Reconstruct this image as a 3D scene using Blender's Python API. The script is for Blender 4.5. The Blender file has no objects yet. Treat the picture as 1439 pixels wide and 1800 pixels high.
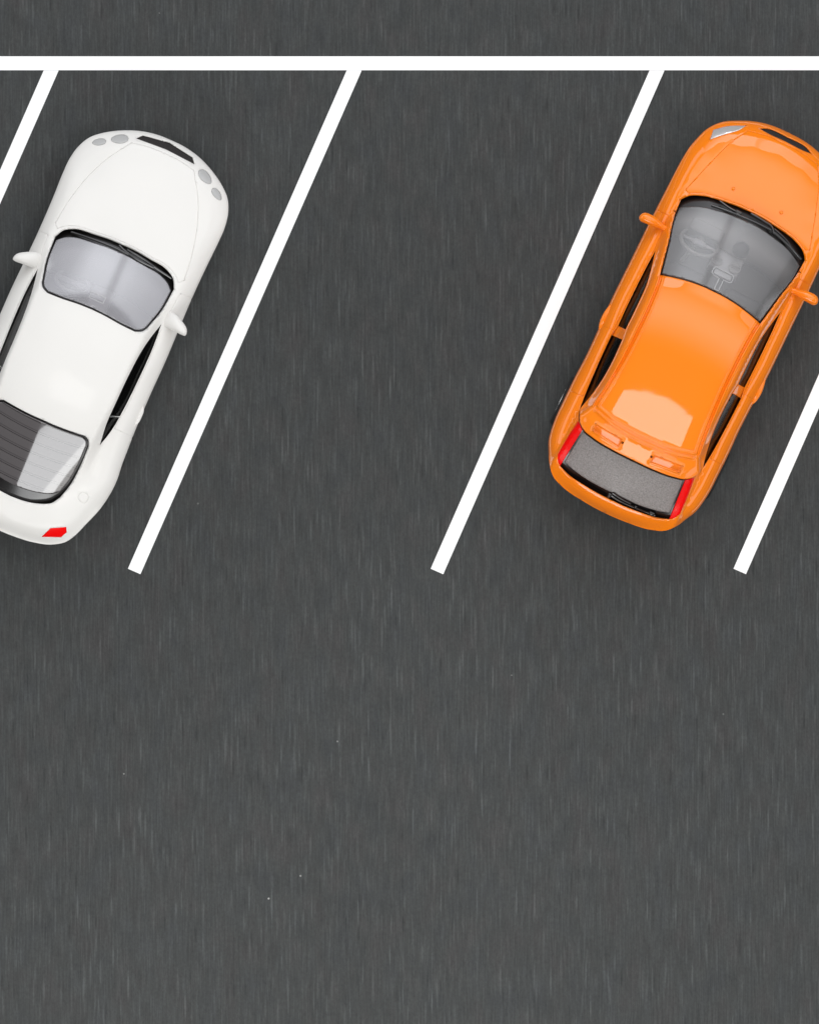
import bpy, bmesh, math, random
import numpy as np
from mathutils import Vector, Matrix
from mathutils.geometry import delaunay_2d_cdt

random.seed(4)
rng = np.random.default_rng(7)
K = 1.0 / 160.0          # one plan unit in metres
H = 12000.0              # camera height in plan units
CX, CY = 719.5, 900.0
sc = bpy.context.scene
COL = sc.collection


def wx(px, py):
    return ((px - CX) * K, (CY - py) * K)


# ------------------------------------------------------------------ camera, world, lamps, exposure
cam_d = bpy.data.cameras.new('camera')
cam = bpy.data.objects.new('camera', cam_d)
COL.objects.link(cam)
cam.location = (0, 0, H * K)
cam_d.sensor_fit = 'VERTICAL'
cam_d.sensor_height = 36.0
cam_d.sensor_width = 36.0
cam_d.lens = 36.0 * H / 1800.0
cam_d.clip_start = 1.0
cam_d.clip_end = 400.0
sc.camera = cam

world = bpy.data.worlds.new('World')
sc.world = world
world.use_nodes = True
bgn = world.node_tree.nodes['Background']
# the room round the table: pale above, darker towards the walls' foot
wnt = world.node_tree
wtc = wnt.nodes.new('ShaderNodeTexCoord')
wsx = wnt.nodes.new('ShaderNodeSeparateXYZ')
wrp = wnt.nodes.new('ShaderNodeValToRGB')
wrp.color_ramp.elements[0].position = 0.02
wrp.color_ramp.elements[0].color = (0.20, 0.195, 0.19, 1)
wrp.color_ramp.elements[1].position = 0.45
wrp.color_ramp.elements[1].color = (0.98, 0.99, 1.0, 1)
wnt.links.new(wtc.outputs['Generated'], wsx.inputs[0])
wnt.links.new(wsx.outputs['Z'], wrp.inputs[0])
wnt.links.new(wrp.outputs[0], bgn.inputs[0])
bgn.inputs[1].default_value = 0.28


def area(name, loc, size, radiance, color=(1, 1, 1), target=(0, 0, 0), spread=180):
    d = bpy.data.lights.new(name, 'AREA')
    d.shape = 'RECTANGLE'
    d.size, d.size_y = size
    d.energy = radiance * math.pi * size[0] * size[1]
    d.color = color
    d.spread = math.radians(spread)
    o = bpy.data.objects.new(name, d)
    COL.objects.link(o)
    o.location = loc
    v = Vector(target) - Vector(loc)
    o.rotation_euler = v.to_track_quat('-Z', 'Y').to_euler()
    return o


RIG = math.radians(25.0)     # the lamps stand square to the parked cars


def rig(p, q, z):
    """p metres towards the cars' noses, q metres to their right"""
    return (p * math.sin(RIG) + q * math.cos(RIG), p * math.cos(RIG) - q * math.sin(RIG), z)


def rig_area(name, p, q, z, size, radiance, color, aim=None):
    """aim None: lamp lies flat, facing down; otherwise it is tipped to face rig point aim"""
    o = area(name, rig(p, q, z), size, radiance, color)
    if aim is None:
        o.rotation_euler = (0, 0, -RIG)
    else:
        d = Vector(rig(*aim)) - Vector(rig(p, q, z))
        el = math.atan2(-d.z, math.hypot(d.x, d.y))
        az = math.atan2(d.y, d.x)
        o.rotation_euler = (math.pi / 2 - el, 0, az - math.pi / 2)
    return o


def falloff(o, axis, stops):
    """uneven brightness across a lamp's own face (diffuser hot spot, window bars); axis 0 = width, 1 = height"""
    d = o.data
    d.use_nodes = True
    nt = d.node_tree
    em = nt.nodes['Emission']
    ge = nt.nodes.new('ShaderNodeNewGeometry')
    sx = nt.nodes.new('ShaderNodeSeparateXYZ')
    rp = nt.nodes.new('ShaderNodeValToRGB')
    e = rp.color_ramp.elements
    e[0].position, e[0].color = stops[0][0], (*[stops[0][1]] * 3, 1)
    e[1].position, e[1].color = stops[-1][0], (*[stops[-1][1]] * 3, 1)
    for p, v in stops[1:-1]:
        e.new(p).color = (v, v, v, 1)
    nt.links.new(ge.outputs['Parametric'], sx.inputs[0])
    nt.links.new(sx.outputs[axis], rp.inputs[0])
    nt.links.new(rp.outputs[0], em.inputs['Strength'])


sb = rig_area('softbox_front', 22.0, 2.0, 45, (56, 38), 3.3, (1, 0.985, 0.975))
falloff(sb, 1, [(0.0, 0.0), (0.06, 0.10), (0.16, 0.55), (0.28, 0.95), (0.4, 1.0), (0.6, 0.65), (0.8, 0.25), (1.0, 0.0)])
rig_area('softbox_rear', -7.4, 2.5, 45, (19, 8.8), 9.0, (1, 0.985, 0.97))
rig_area('window_rear', -16.0, 0.9, 14, (10.5, 8), 8.5, (0.98, 0.99, 1.0), aim=(-1.0, -3, 1))
wf = rig_area('window_front', 32.0, -2.0, 21, (70, 20), 6.0, (0.93, 0.95, 1.0), aim=(0, 0, 1))
falloff(wf, 0, [(0.0, 0.25), (0.28, 0.5), (0.40, 0.7), (0.46, 0.85), (0.49, 0.8), (0.505, 0.4), (0.53, 0.45), (0.55, 0.95), (0.60, 1.0), (0.70, 0.95), (0.80, 0.5), (1.0, 0.2)])
area('fill_lamp_near', (0.5, -11.5, 8.5), (15, 4), 3.8, (1, 0.99, 0.95), target=(0, -4.5, 0))  # added lamp out of view, brightens the slate towards the near edge
rig_area('side_lamp_left', 2.0, -32.0, 13, (50, 14), 3.0, (0.97, 0.985, 1.0), aim=(0, 0, 0.5))  # added lamp, no window: low light for the flanks and contact shadows
rig_area('side_lamp_right', 2.0, 32.0, 13, (50, 14), 3.0, (0.97, 0.985, 1.0), aim=(0, 0, 0.5))  # added like its left twin, an unseen low lamp

sc.view_settings.view_transform = 'Standard'
sc.view_settings.look = 'None'
sc.view_settings.exposure = -0.63
sc.view_settings.gamma = 1.0
sc.view_settings.use_curve_mapping = False
sc.render.engine = 'CYCLES'
sc.cycles.max_bounces = 8
sc.cycles.transparent_max_bounces = 12
sc.cycles.use_denoising = True


# ------------------------------------------------------------------ materials
def mat(name, color, rough=0.5, metal=0.0, coat=0.0, coat_rough=0.03, spec=0.5, alpha=1.0):
    m = bpy.data.materials.new(name)
    m.use_nodes = True
    p = m.node_tree.nodes['Principled BSDF']
    p.inputs['Base Color'].default_value = (*color, 1)
    p.inputs['Roughness'].default_value = rough
    p.inputs['Metallic'].default_value = metal
    p.inputs['Coat Weight'].default_value = coat
    p.inputs['Coat Roughness'].default_value = coat_rough
    p.inputs['Specular IOR Level'].default_value = spec
    return m


def nodes(m):
    nt = m.node_tree
    return nt, nt.nodes, nt.links, nt.nodes['Principled BSDF']


def add_bump(m, scale, strength, dist, detail=2.0, coat=True):
    nt, N, L, p = nodes(m)
    tc = N.new('ShaderNodeTexCoord')
    nz = N.new('ShaderNodeTexNoise')
    nz.inputs['Scale'].default_value = scale
    nz.inputs['Detail'].default_value = detail
    b = N.new('ShaderNodeBump')
    b.inputs['Strength'].default_value = strength
    b.inputs['Distance'].default_value = dist
    L.new(tc.outputs['Object'], nz.inputs['Vector'])
    L.new(nz.outputs['Fac'], b.inputs['Height'])
    L.new(b.outputs['Normal'], p.inputs['Normal'])
    if coat:
        L.new(b.outputs['Normal'], p.inputs['Coat Normal'])


def paint(name, c1, c2, coat):
    """thick enamel: very slight pigment variation and orange peel"""
    m = mat(name, c1, 0.42, 0.0, coat, 0.035, 0.08)
    nt, N, L, p = nodes(m)
    tc = N.new('ShaderNodeTexCoord')
    nz = N.new('ShaderNodeTexNoise')
    nz.inputs['Scale'].default_value = 2.3
    nz.inputs['Detail'].default_value = 4
    mx = N.new('ShaderNodeMix')
    mx.data_type = 'RGBA'
    mx.inputs[6].default_value = (*c1, 1)
    mx.inputs[7].default_value = (*c2, 1)
    L.new(tc.outputs['Object'], nz.inputs['Vector'])
    L.new(nz.outputs['Fac'], mx.inputs[0])
    L.new(mx.outputs[2], p.inputs['Base Color'])
    n2 = N.new('ShaderNodeTexNoise')
    n2.inputs['Scale'].default_value = 1.7
    n2.inputs['Detail'].default_value = 3
    b = N.new('ShaderNodeBump')
    b.inputs['Strength'].default_value = 0.12
    b.inputs['Distance'].default_value = 0.012
    L.new(tc.outputs['Object'], n2.inputs['Vector'])
    L.new(n2.outputs['Fac'], b.inputs['Height'])
    L.new(b.outputs['Normal'], p.inputs['Coat Normal'])
    return m


def glass(name, tint, rough=0.02, haze=0.0, haze_col=(0.5, 0.5, 0.52), ior=1.62):
    m = bpy.data.materials.new(name)
    m.use_nodes = True
    nt = m.node_tree
    N, L = nt.nodes, nt.links
    N.clear()
    out = N.new('ShaderNodeOutputMaterial')
    tr = N.new('ShaderNodeBsdfTransparent')
    tr.inputs[0].default_value = (*tint, 1)
    df = N.new('ShaderNodeBsdfDiffuse')
    df.inputs[0].default_value = (*haze_col, 1)
    m1 = N.new('ShaderNodeMixShader')
    m1.inputs[0].default_value = haze
    L.new(tr.outputs[0], m1.inputs[1])
    L.new(df.outputs[0], m1.inputs[2])
    gl = N.new('ShaderNodeBsdfGlossy')
    gl.inputs['Roughness'].default_value = rough
    fr = N.new('ShaderNodeFresnel')
    fr.inputs[0].default_value = ior
    tc = N.new('ShaderNodeTexCoord')
    nz = N.new('ShaderNodeTexNoise')
    nz.inputs['Scale'].default_value = 1.1
    nz.inputs['Detail'].default_value = 2
    b = N.new('ShaderNodeBump')
    b.inputs['Strength'].default_value = 0.2
    b.inputs['Distance'].default_value = 0.02
    L.new(tc.outputs['Object'], nz.inputs['Vector'])
    L.new(nz.outputs['Fac'], b.inputs['Height'])
    L.new(b.outputs['Normal'], gl.inputs['Normal'])
    m2 = N.new('ShaderNodeMixShader')
    L.new(fr.outputs[0], m2.inputs[0])
    L.new(m1.outputs[0], m2.inputs[1])
    L.new(gl.outputs[0], m2.inputs[2])
    L.new(m2.outputs[0], out.inputs[0])
    return m


def slate_mat():
    m = mat('slate', (0.055, 0.057, 0.059), 0.7, spec=0.10)
    nt, N, L, p = nodes(m)
    tc = N.new('ShaderNodeTexCoord')

    def noise(scale_xyz, detail=3, rough=0.55):
        mp = N.new('ShaderNodeMapping')
        mp.inputs['Scale'].default_value = scale_xyz
        nz = N.new('ShaderNodeTexNoise')
        nz.inputs['Scale'].default_value = 1.0
        nz.inputs['Detail'].default_value = detail
        nz.inputs['Roughness'].default_value = rough
        L.new(tc.outputs['Object'], mp.inputs['Vector'])
        L.new(mp.outputs[0], nz.inputs['Vector'])
        return nz

    def ramp(node, stops, sock='Fac'):
        r = N.new('ShaderNodeValToRGB')
        e = r.color_ramp.elements
        e[0].position, e[0].color = stops[0][0], (*[stops[0][1]] * 3, 1)
        e[1].position, e[1].color = stops[1][0], (*[stops[1][1]] * 3, 1)
        for s in stops[2:]:
            q = e.new(s[0])
            q.color = (*[s[1]] * 3, 1)
        L.new(node.outputs[sock], r.inputs[0])
        return r

    def math_(op, a, b):
        n = N.new('ShaderNodeMath')
        n.operation = op
        for i, x in enumerate((a, b)):
            if isinstance(x, (int, float)):
                n.inputs[i].default_value = x
            else:
                L.new(x, n.inputs[i])
        return n.outputs[0]

    def streaks(cw, ch, half, keep, amp):
        """short pale grain marks: stretched cells, a few of them marked"""
        mp = N.new('ShaderNodeMapping')
        mp.inputs['Scale'].default_value = (160.0 / cw, 160.0 / ch, 1)
        vo = N.new('ShaderNodeTexVoronoi')
        vo.voronoi_dimensions = '2D'
        vo.inputs['Scale'].default_value = 1.0
        L.new(tc.outputs['Object'], mp.inputs['Vector'])
        L.new(mp.outputs[0], vo.inputs['Vector'])
        sep = N.new('ShaderNodeSeparateColor')
        L.new(vo.outputs['Color'], sep.inputs[0])
        f = N.new('ShaderNodeMapRange')
        f.interpolation_type = 'SMOOTHSTEP'
        f.inputs['From Min'].default_value = half
        f.inputs['From Max'].default_value = half * 0.25
        L.new(vo.outputs['Distance'], f.inputs['Value'])
        on = math_('GREATER_THAN', sep.outputs[0], 1 - keep)
        return math_('MULTIPLY', math_('MULTIPLY', f.outputs[0], on), math_('MULTIPLY', sep.outputs[1], amp))

    broad = ramp(noise((0.22, 0.16, 1), 2), [(0.3, 0.95), (0.7, 1.06)])
    mott = ramp(noise((6.5, 3.6, 1), 5, 0.65), [(0.28, 0.88), (0.74, 1.13)])
    fine = ramp(noise((44, 26, 1), 3, 0.7), [(0.28, 0.86), (0.75, 1.16)])
    st1 = ramp(noise((50, 2.6, 1), 3, 0.6), [(0.28, 0.82), (0.52, 1.0), (0.76, 1.28)])
    v = math_('MULTIPLY', broad.outputs[0], mott.outputs[0])
    v = math_('MULTIPLY', v, fine.outputs[0])
    v = math_('MULTIPLY', v, st1.outputs[0])
    a1 = math_('ADD', streaks(10, 135, 0.26, 0.42, 0.40), streaks(8, 85, 0.29, 0.38, 0.32))
    a2 = math_('ADD', streaks(15, 190, 0.2, 0.34, 0.32), math_('MULTIPLY', streaks(11, 90, 0.25, 0.3, 0.22), -1.0))
    v = math_('MULTIPLY', v, math_('ADD', math_('ADD', a1, a2), 0.90))
    # colour drift between bluish, greenish and brownish grey
    hue = noise((3.4, 1.8, 1), 4)
    cr = N.new('ShaderNodeValToRGB')
    e = cr.color_ramp.elements
    e[0].position, e[0].color = 0.34, (0.0552, 0.0586, 0.0596, 1)
    e[1].position, e[1].color = 0.68, (0.0580, 0.0579, 0.0577, 1)
    q = e.new(0.5)
    q.color = (0.0560, 0.0590, 0.0584, 1)
    L.new(hue.outputs['Fac'], cr.inputs[0])
    mul = N.new('ShaderNodeVectorMath')
    mul.operation = 'SCALE'
    L.new(cr.outputs[0], mul.inputs[0])
    L.new(v, mul.inputs['Scale'])
    # pale dust specks
    vo = N.new('ShaderNodeTexVoronoi')
    vo.inputs['Scale'].default_value = 2.6
    L.new(tc.outputs['Object'], vo.inputs['Vector'])
    lt = math_('LESS_THAN', vo.outputs['Distance'], 0.028)
    sep = N.new('ShaderNodeSeparateColor')
    L.new(vo.outputs['Color'], sep.inputs[0])
    some = math_('GREATER_THAN', sep.outputs[0], 0.80)
    sp = math_('MULTIPLY', math_('MULTIPLY', lt, some), sep.outputs[1])
    mx = N.new('ShaderNodeMix')
    mx.data_type = 'RGBA'
    L.new(sp, mx.inputs[0])
    L.new(mul.outputs[0], mx.inputs[6])
    mx.inputs[7].default_value = (0.33, 0.33, 0.32, 1)
    L.new(mx.outputs[2], p.inputs['Base Color'])
    bmp = N.new('ShaderNodeBump')
    bmp.inputs['Strength'].default_value = 0.25
    bmp.inputs['Distance'].default_value = 0.01
    L.new(v, bmp.inputs['Height'])
    L.new(bmp.outputs['Normal'], p.inputs['Normal'])
    return m


M = {}
M['slate'] = slate_mat()
M['line'] = mat('line_white', (0.93, 0.93, 0.93), 0.6, spec=0.3)
M['white'] = paint('white_enamel', (0.735, 0.722, 0.695), (0.755, 0.742, 0.715), 0.18)
M['orange'] = paint('orange_enamel', (0.90, 0.208, 0.004), (0.92, 0.218, 0.004), 1.0)
M['ws_white'] = glass('clear_tinted_plastic', (0.86, 0.85, 0.87), 0.11, 0.32, (0.70, 0.69, 0.74), 2.1)  # plastic haze, paled so its colour stands in for bright window reflections
M['ws_orange'] = glass('clear_smoked_plastic', (0.90, 0.89, 0.89), 0.13, 0.17, (0.54, 0.525, 0.53), 1.75)  # plastic haze whose grey also stands in for milky reflections
M['side_glass'] = glass('dark_side_plastic', (0.22, 0.21, 0.21), 0.08, 0.0, (0.5, 0.5, 0.5), 1.14)
M['rear_white'] = mat('rear_plastic_smooth', (0.085, 0.075, 0.075), 0.08, coat=1.0, coat_rough=0.02, spec=0.6)
nt_, N_, L_n, p_ = nodes(M['rear_white'])
t_ = N_.new('ShaderNodeTexCoord')
x_ = N_.new('ShaderNodeSeparateXYZ')
L_n.new(t_.outputs['Object'], x_.inputs[0])


def mth(op, a, b):
    q = N_.new('ShaderNodeMath')
    q.operation = op
    for i_, v_ in enumerate((a, b)):
        if isinstance(v_, (int, float)):
            q.inputs[i_].default_value = v_
        else:
            L_n.new(v_, q.inputs[i_])
    return q.outputs[0]


# printed heating lines: double dark hairlines bowed across the pane
bow = mth('SUBTRACT', x_.outputs[1], mth('MULTIPLY', mth('MULTIPLY', x_.outputs[0], x_.outputs[0]), 0.16))
ph = mth('FRACT', mth('ADD', mth('DIVIDE', bow, 18.0 * K), 100.0), 0.0)
ln1 = mth('LESS_THAN', mth('ABSOLUTE', mth('SUBTRACT', ph, 0.35), 0.0), 0.045)
ln2 = mth('LESS_THAN', mth('ABSOLUTE', mth('SUBTRACT', ph, 0.53), 0.0), 0.04)
m_ = N_.new('ShaderNodeMix')
m_.data_type = 'RGBA'
m_.inputs[6].default_value = (0.090, 0.082, 0.084, 1)
m_.inputs[7].default_value = (0.034, 0.030, 0.031, 1)
L_n.new(mth('MAXIMUM', ln1, mth('MULTIPLY', ln2, 0.7)), m_.inputs[0])
L_n.new(m_.outputs[2], p_.inputs['Base Color'])
M['rear_orange'] = mat('rear_plastic_grained', (0.22, 0.2, 0.19), 0.34, spec=0.6)
add_bump(M['rear_orange'], 60, 0.6, 0.012, 4)
nt_, N_, L_n, p_ = nodes(M['rear_orange'])
t_ = N_.new('ShaderNodeTexCoord')
z_ = N_.new('ShaderNodeTexNoise')
z_.inputs['Scale'].default_value = 62
z_.inputs['Detail'].default_value = 4
z_.inputs['Roughness'].default_value = 0.7
r_ = N_.new('ShaderNodeValToRGB')
r_.color_ramp.elements[0].position = 0.3
r_.color_ramp.elements[0].color = (0.15, 0.135, 0.13, 1)
r_.color_ramp.elements[1].position = 0.72
r_.color_ramp.elements[1].color = (0.33, 0.30, 0.29, 1)
L_n.new(t_.outputs['Object'], z_.inputs['Vector'])
L_n.new(z_.outputs['Fac'], r_.inputs[0])
L_n.new(r_.outputs[0], p_.inputs['Base Color'])
M['black'] = mat('black_plastic', (0.008, 0.007, 0.007), 0.30, spec=0.5)
M['black_gloss'] = mat('black_gloss_plastic', (0.010, 0.009, 0.009), 0.16, spec=0.6)
M['grille'] = mat('grille_black', (0.022, 0.019, 0.019), 0.6, spec=0.3)
add_bump(M['grille'], 60, 0.6, 0.02, 2)
M['rubber'] = mat('tyre_rubber', (0.012, 0.012, 0.012), 0.7, spec=0.3)
M['chrome'] = mat('plated_rim', (0.7, 0.7, 0.7), 0.18, 1.0)
M['red'] = mat('red_lamp_paint', (0.86, 0.002, 0.002), 0.4, coat=0.12, spec=0.1)
M['lamp_grey'] = mat('grey_lamp_print', (0.43, 0.43, 0.425), 0.3, coat=0.4, spec=0.4)
M['lamp_silver'] = mat('silver_lamp', (0.72, 0.69, 0.68), 0.25, 0.55)
M['trim_grey'] = mat('interior_grey', (0.27, 0.255, 0.25), 0.5)
M['trim_dark'] = mat('interior_dark', (0.035, 0.033, 0.033), 0.5)
M['trim_pale'] = mat('interior_pale', (0.34, 0.33, 0.34), 0.45)
M['edge_clear'] = mat('clear_edge', (0.50, 0.50, 0.51), 0.3)
add_bump(M['rubber'], 25, 0.3, 0.01, 3)


# ------------------------------------------------------------------ object helpers
def link(name, me, m, parent=None):
    o = bpy.data.objects.new(name, me)
    COL.objects.link(o)
    if m is not None:
        me.materials.append(m)
    if parent is not None:
        o.parent = parent
    return o


def mesh(name, verts, faces, m, parent=None, smooth=True, weld=0.0, sharp=None, recalc=False):
    """verts are (u forward, v right, z) in plan units of a car"""
    me = bpy.data.meshes.new(name)
    me.from_pydata([(v[1] * K, v[0] * K, v[2] * K) for v in verts], [], faces)
    bm = bmesh.new()
    bm.from_mesh(me)
    if weld > 0:
        bmesh.ops.remove_doubles(bm, verts=bm.verts, dist=weld * K)
    bmesh.ops.dissolve_degenerate(bm, edges=bm.edges, dist=1e-6)
    if recalc:
        bmesh.ops.recalc_face_normals(bm, faces=bm.faces)
    for f in bm.faces:
        f.smooth = smooth
    if sharp is not None:
        for e in bm.edges:
            if len(e.link_faces) == 2 and e.calc_face_angle(0) > math.radians(sharp):
                e.smooth = False
    bm.to_mesh(me)
    bm.free()
    me.update()
    return link(name, me, m, parent)


def skin(name, verts, norms, faces, m, parent=None):
    """mesh with exact normals of the height field, so highlights run clean over any triangulation"""
    X = np.array([(v[1], v[0], v[2]) for v in verts], float)
    Q = np.array([(n[1], n[0], n[2]) for n in norms], float)
    good = []
    for f in faces:                      # wind every face to agree with its normals
        c = np.cross(X[f[1]] - X[f[0]], X[f[2]] - X[f[0]])
        if len(f) == 4:
            c = c + np.cross(X[f[2]] - X[f[0]], X[f[3]] - X[f[0]])
        good.append(tuple(f) if c @ Q[list(f)].sum(0) >= 0 else tuple(reversed(f)))
    faces = good
    me = bpy.data.meshes.new(name)
    me.from_pydata([(v[1] * K, v[0] * K, v[2] * K) for v in verts], [], faces)
    me.polygons.foreach_set('use_smooth', [True] * len(me.polygons))
    N = np.array(norms, float)
    N /= np.maximum(np.linalg.norm(N, axis=1, keepdims=True), 1e-9)
    me.normals_split_custom_set_from_vertices([(n[1], n[0], n[2]) for n in N])
    me.update()
    return link(name, me, m, parent)


def empty(name, loc, rz, label, cat, group=None):
    o = bpy.data.objects.new(name, None)
    COL.objects.link(o)
    o.location = loc
    o.rotation_euler = (0, 0, rz)
    o.empty_display_size = 0.3
    o['label'] = label
    o['category'] = cat
    if group:
        o['group'] = group
    return o


def crom(pts, step=5.0):
    """Catmull-Rom through the points, resampled about every `step`"""
    P = np.array(pts, float)
    if len(P) == 2:
        return lin(P, step)
    A = np.vstack([2 * P[0] - P[1], P, 2 * P[-1] - P[-2]])
    out = []
    for i in range(1, len(A) - 2):
        p0, p1, p2, p3 = A[i - 1:i + 3]
        L = np.linalg.norm(p2 - p1)
        n = max(1, int(round(L / step)))
        d1 = max(np.linalg.norm(p1 - p0), 1e-6)
        d3 = max(np.linalg.norm(p3 - p2), 1e-6)
        m1 = ((p2 - p1) / L * d1 + (p1 - p0) / d1 * L) / (d1 + L) * L
        m2 = ((p3 - p2) / d3 * L + (p2 - p1) / L * d3) / (d3 + L) * L
        for k in range(n):
            t = k / n
            h = (2 * t**3 - 3 * t**2 + 1, t**3 - 2 * t**2 + t, -2 * t**3 + 3 * t**2, t**3 - t**2)
            out.append(h[0] * p1 + h[1] * m1 + h[2] * p2 + h[3] * m2)
    out.append(P[-1])
    return np.array(out)


def lin(pts, step=5.0):
    P = np.array(pts, float)
    out = []
    for a, b in zip(P[:-1], P[1:]):
        n = max(1, int(round(np.linalg.norm(b - a) / step)))
        for k in range(n):
            out.append(a + (b - a) * k / n)
    out.append(P[-1])
    return np.array(out)


def cat(*ps):
    out = [np.array(ps[0], float)]
    for p in ps[1:]:
        p = np.array(p, float)
        out.append(p[1:] if np.linalg.norm(p[0] - out[-1][-1]) < 0.05 else p)
    return np.vstack(out)


def dist_poly(P, poly):
    P = np.asarray(P, float)
    a, b = poly[:-1], poly[1:]
    ab = b - a
    l2 = np.maximum((ab**2).sum(1), 1e-12)
    best = np.full(len(P), 1e9)
    for i0 in range(0, len(P), 4000):
        q = P[i0:i0 + 4000]
        t = ((q[:, None] - a[None]) * ab[None]).sum(2) / l2[None]
        t = np.clip(t, 0, 1)
        c = a[None] + t[..., None] * ab[None]
        best[i0:i0 + 4000] = np.sqrt(((q[:, None] - c)**2).sum(2)).min(1)
    return best


def inside(P, poly):
    P = np.asarray(P, float)
    x, y = P[:, 0], P[:, 1]
    r = np.zeros(len(P), bool)
    n = len(poly)
    j = n - 1
    for i in range(n):
        xi, yi = poly[i]
        xj, yj = poly[j]
        if yi != yj:
            c = ((yi > y) != (yj > y)) & (x < (xj - xi) * (y - yi) / (yj - yi) + xi)
            r ^= c
        j = i
    return r


def tps(pts):
    """thin-plate surface through (u,v,z), symmetric in v"""
    A = np.array(pts, float)
    mir = A[A[:, 1] > 0.1] * [1, -1, 1]
    A = np.vstack([A, mir])
    X = A[:, :2] / 100.0

    def ker(r2):
        return np.where(r2 > 1e-12, 0.5 * r2 * np.log(np.maximum(r2, 1e-12)), 0)
    n = len(X)
    G = ker(((X[:, None] - X[None])**2).sum(2)) + np.eye(n) * 2e-3
    Pm = np.hstack([np.ones((n, 1)), X])
    S = np.block([[G, Pm], [Pm.T, np.zeros((3, 3))]])
    w = np.linalg.solve(S, np.concatenate([A[:, 2], np.zeros(3)]))

    def f(P):
        Q = np.asarray(P, float) / 100.0
        r2 = ((Q[:, None] - X[None])**2).sum(2)
        return ker(r2) @ w[:n] + w[n] + Q @ w[n + 1:]
    return f


def sheet(f, poly):
    """the smooth quadratic sheet nearest to f over a window outline"""
    lo, hi = poly.min(0), poly.max(0)
    g = np.array([(u, v) for u in np.linspace(lo[0], hi[0], 24) for v in np.linspace(0, hi[1], 16)])
    g = g[inside(g, poly)]

    def B(P):
        u, v = P[:, 0] / 100, np.abs(P[:, 1]) / 100
        return np.stack([np.ones_like(u), u, u * u, v * v, u * v * v], 1)
    w = np.linalg.lstsq(B(g), f(g), rcond=None)[0]
    return lambda P: B(np.asarray(P, float)) @ w


def smin(a, b, k):
    h = np.clip(0.5 + 0.5 * (b - a) / k, 0, 1)
    return b + (a - b) * h - k * h * (1 - h)


def smax(a, b, k):
    return -smin(-a, -b, k)


def interp(tab):
    t = np.array(sorted(tab), float)
    return lambda u: np.interp(u, t[:, 0], t[:, 1])


def roundover(d, r):
    s = np.clip(d / r, 0, 1)
    return r * (1 - np.sqrt(np.maximum(0, 1 - (1 - s)**2)))


def shrink(z):
    return 1.0 - z / H


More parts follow.
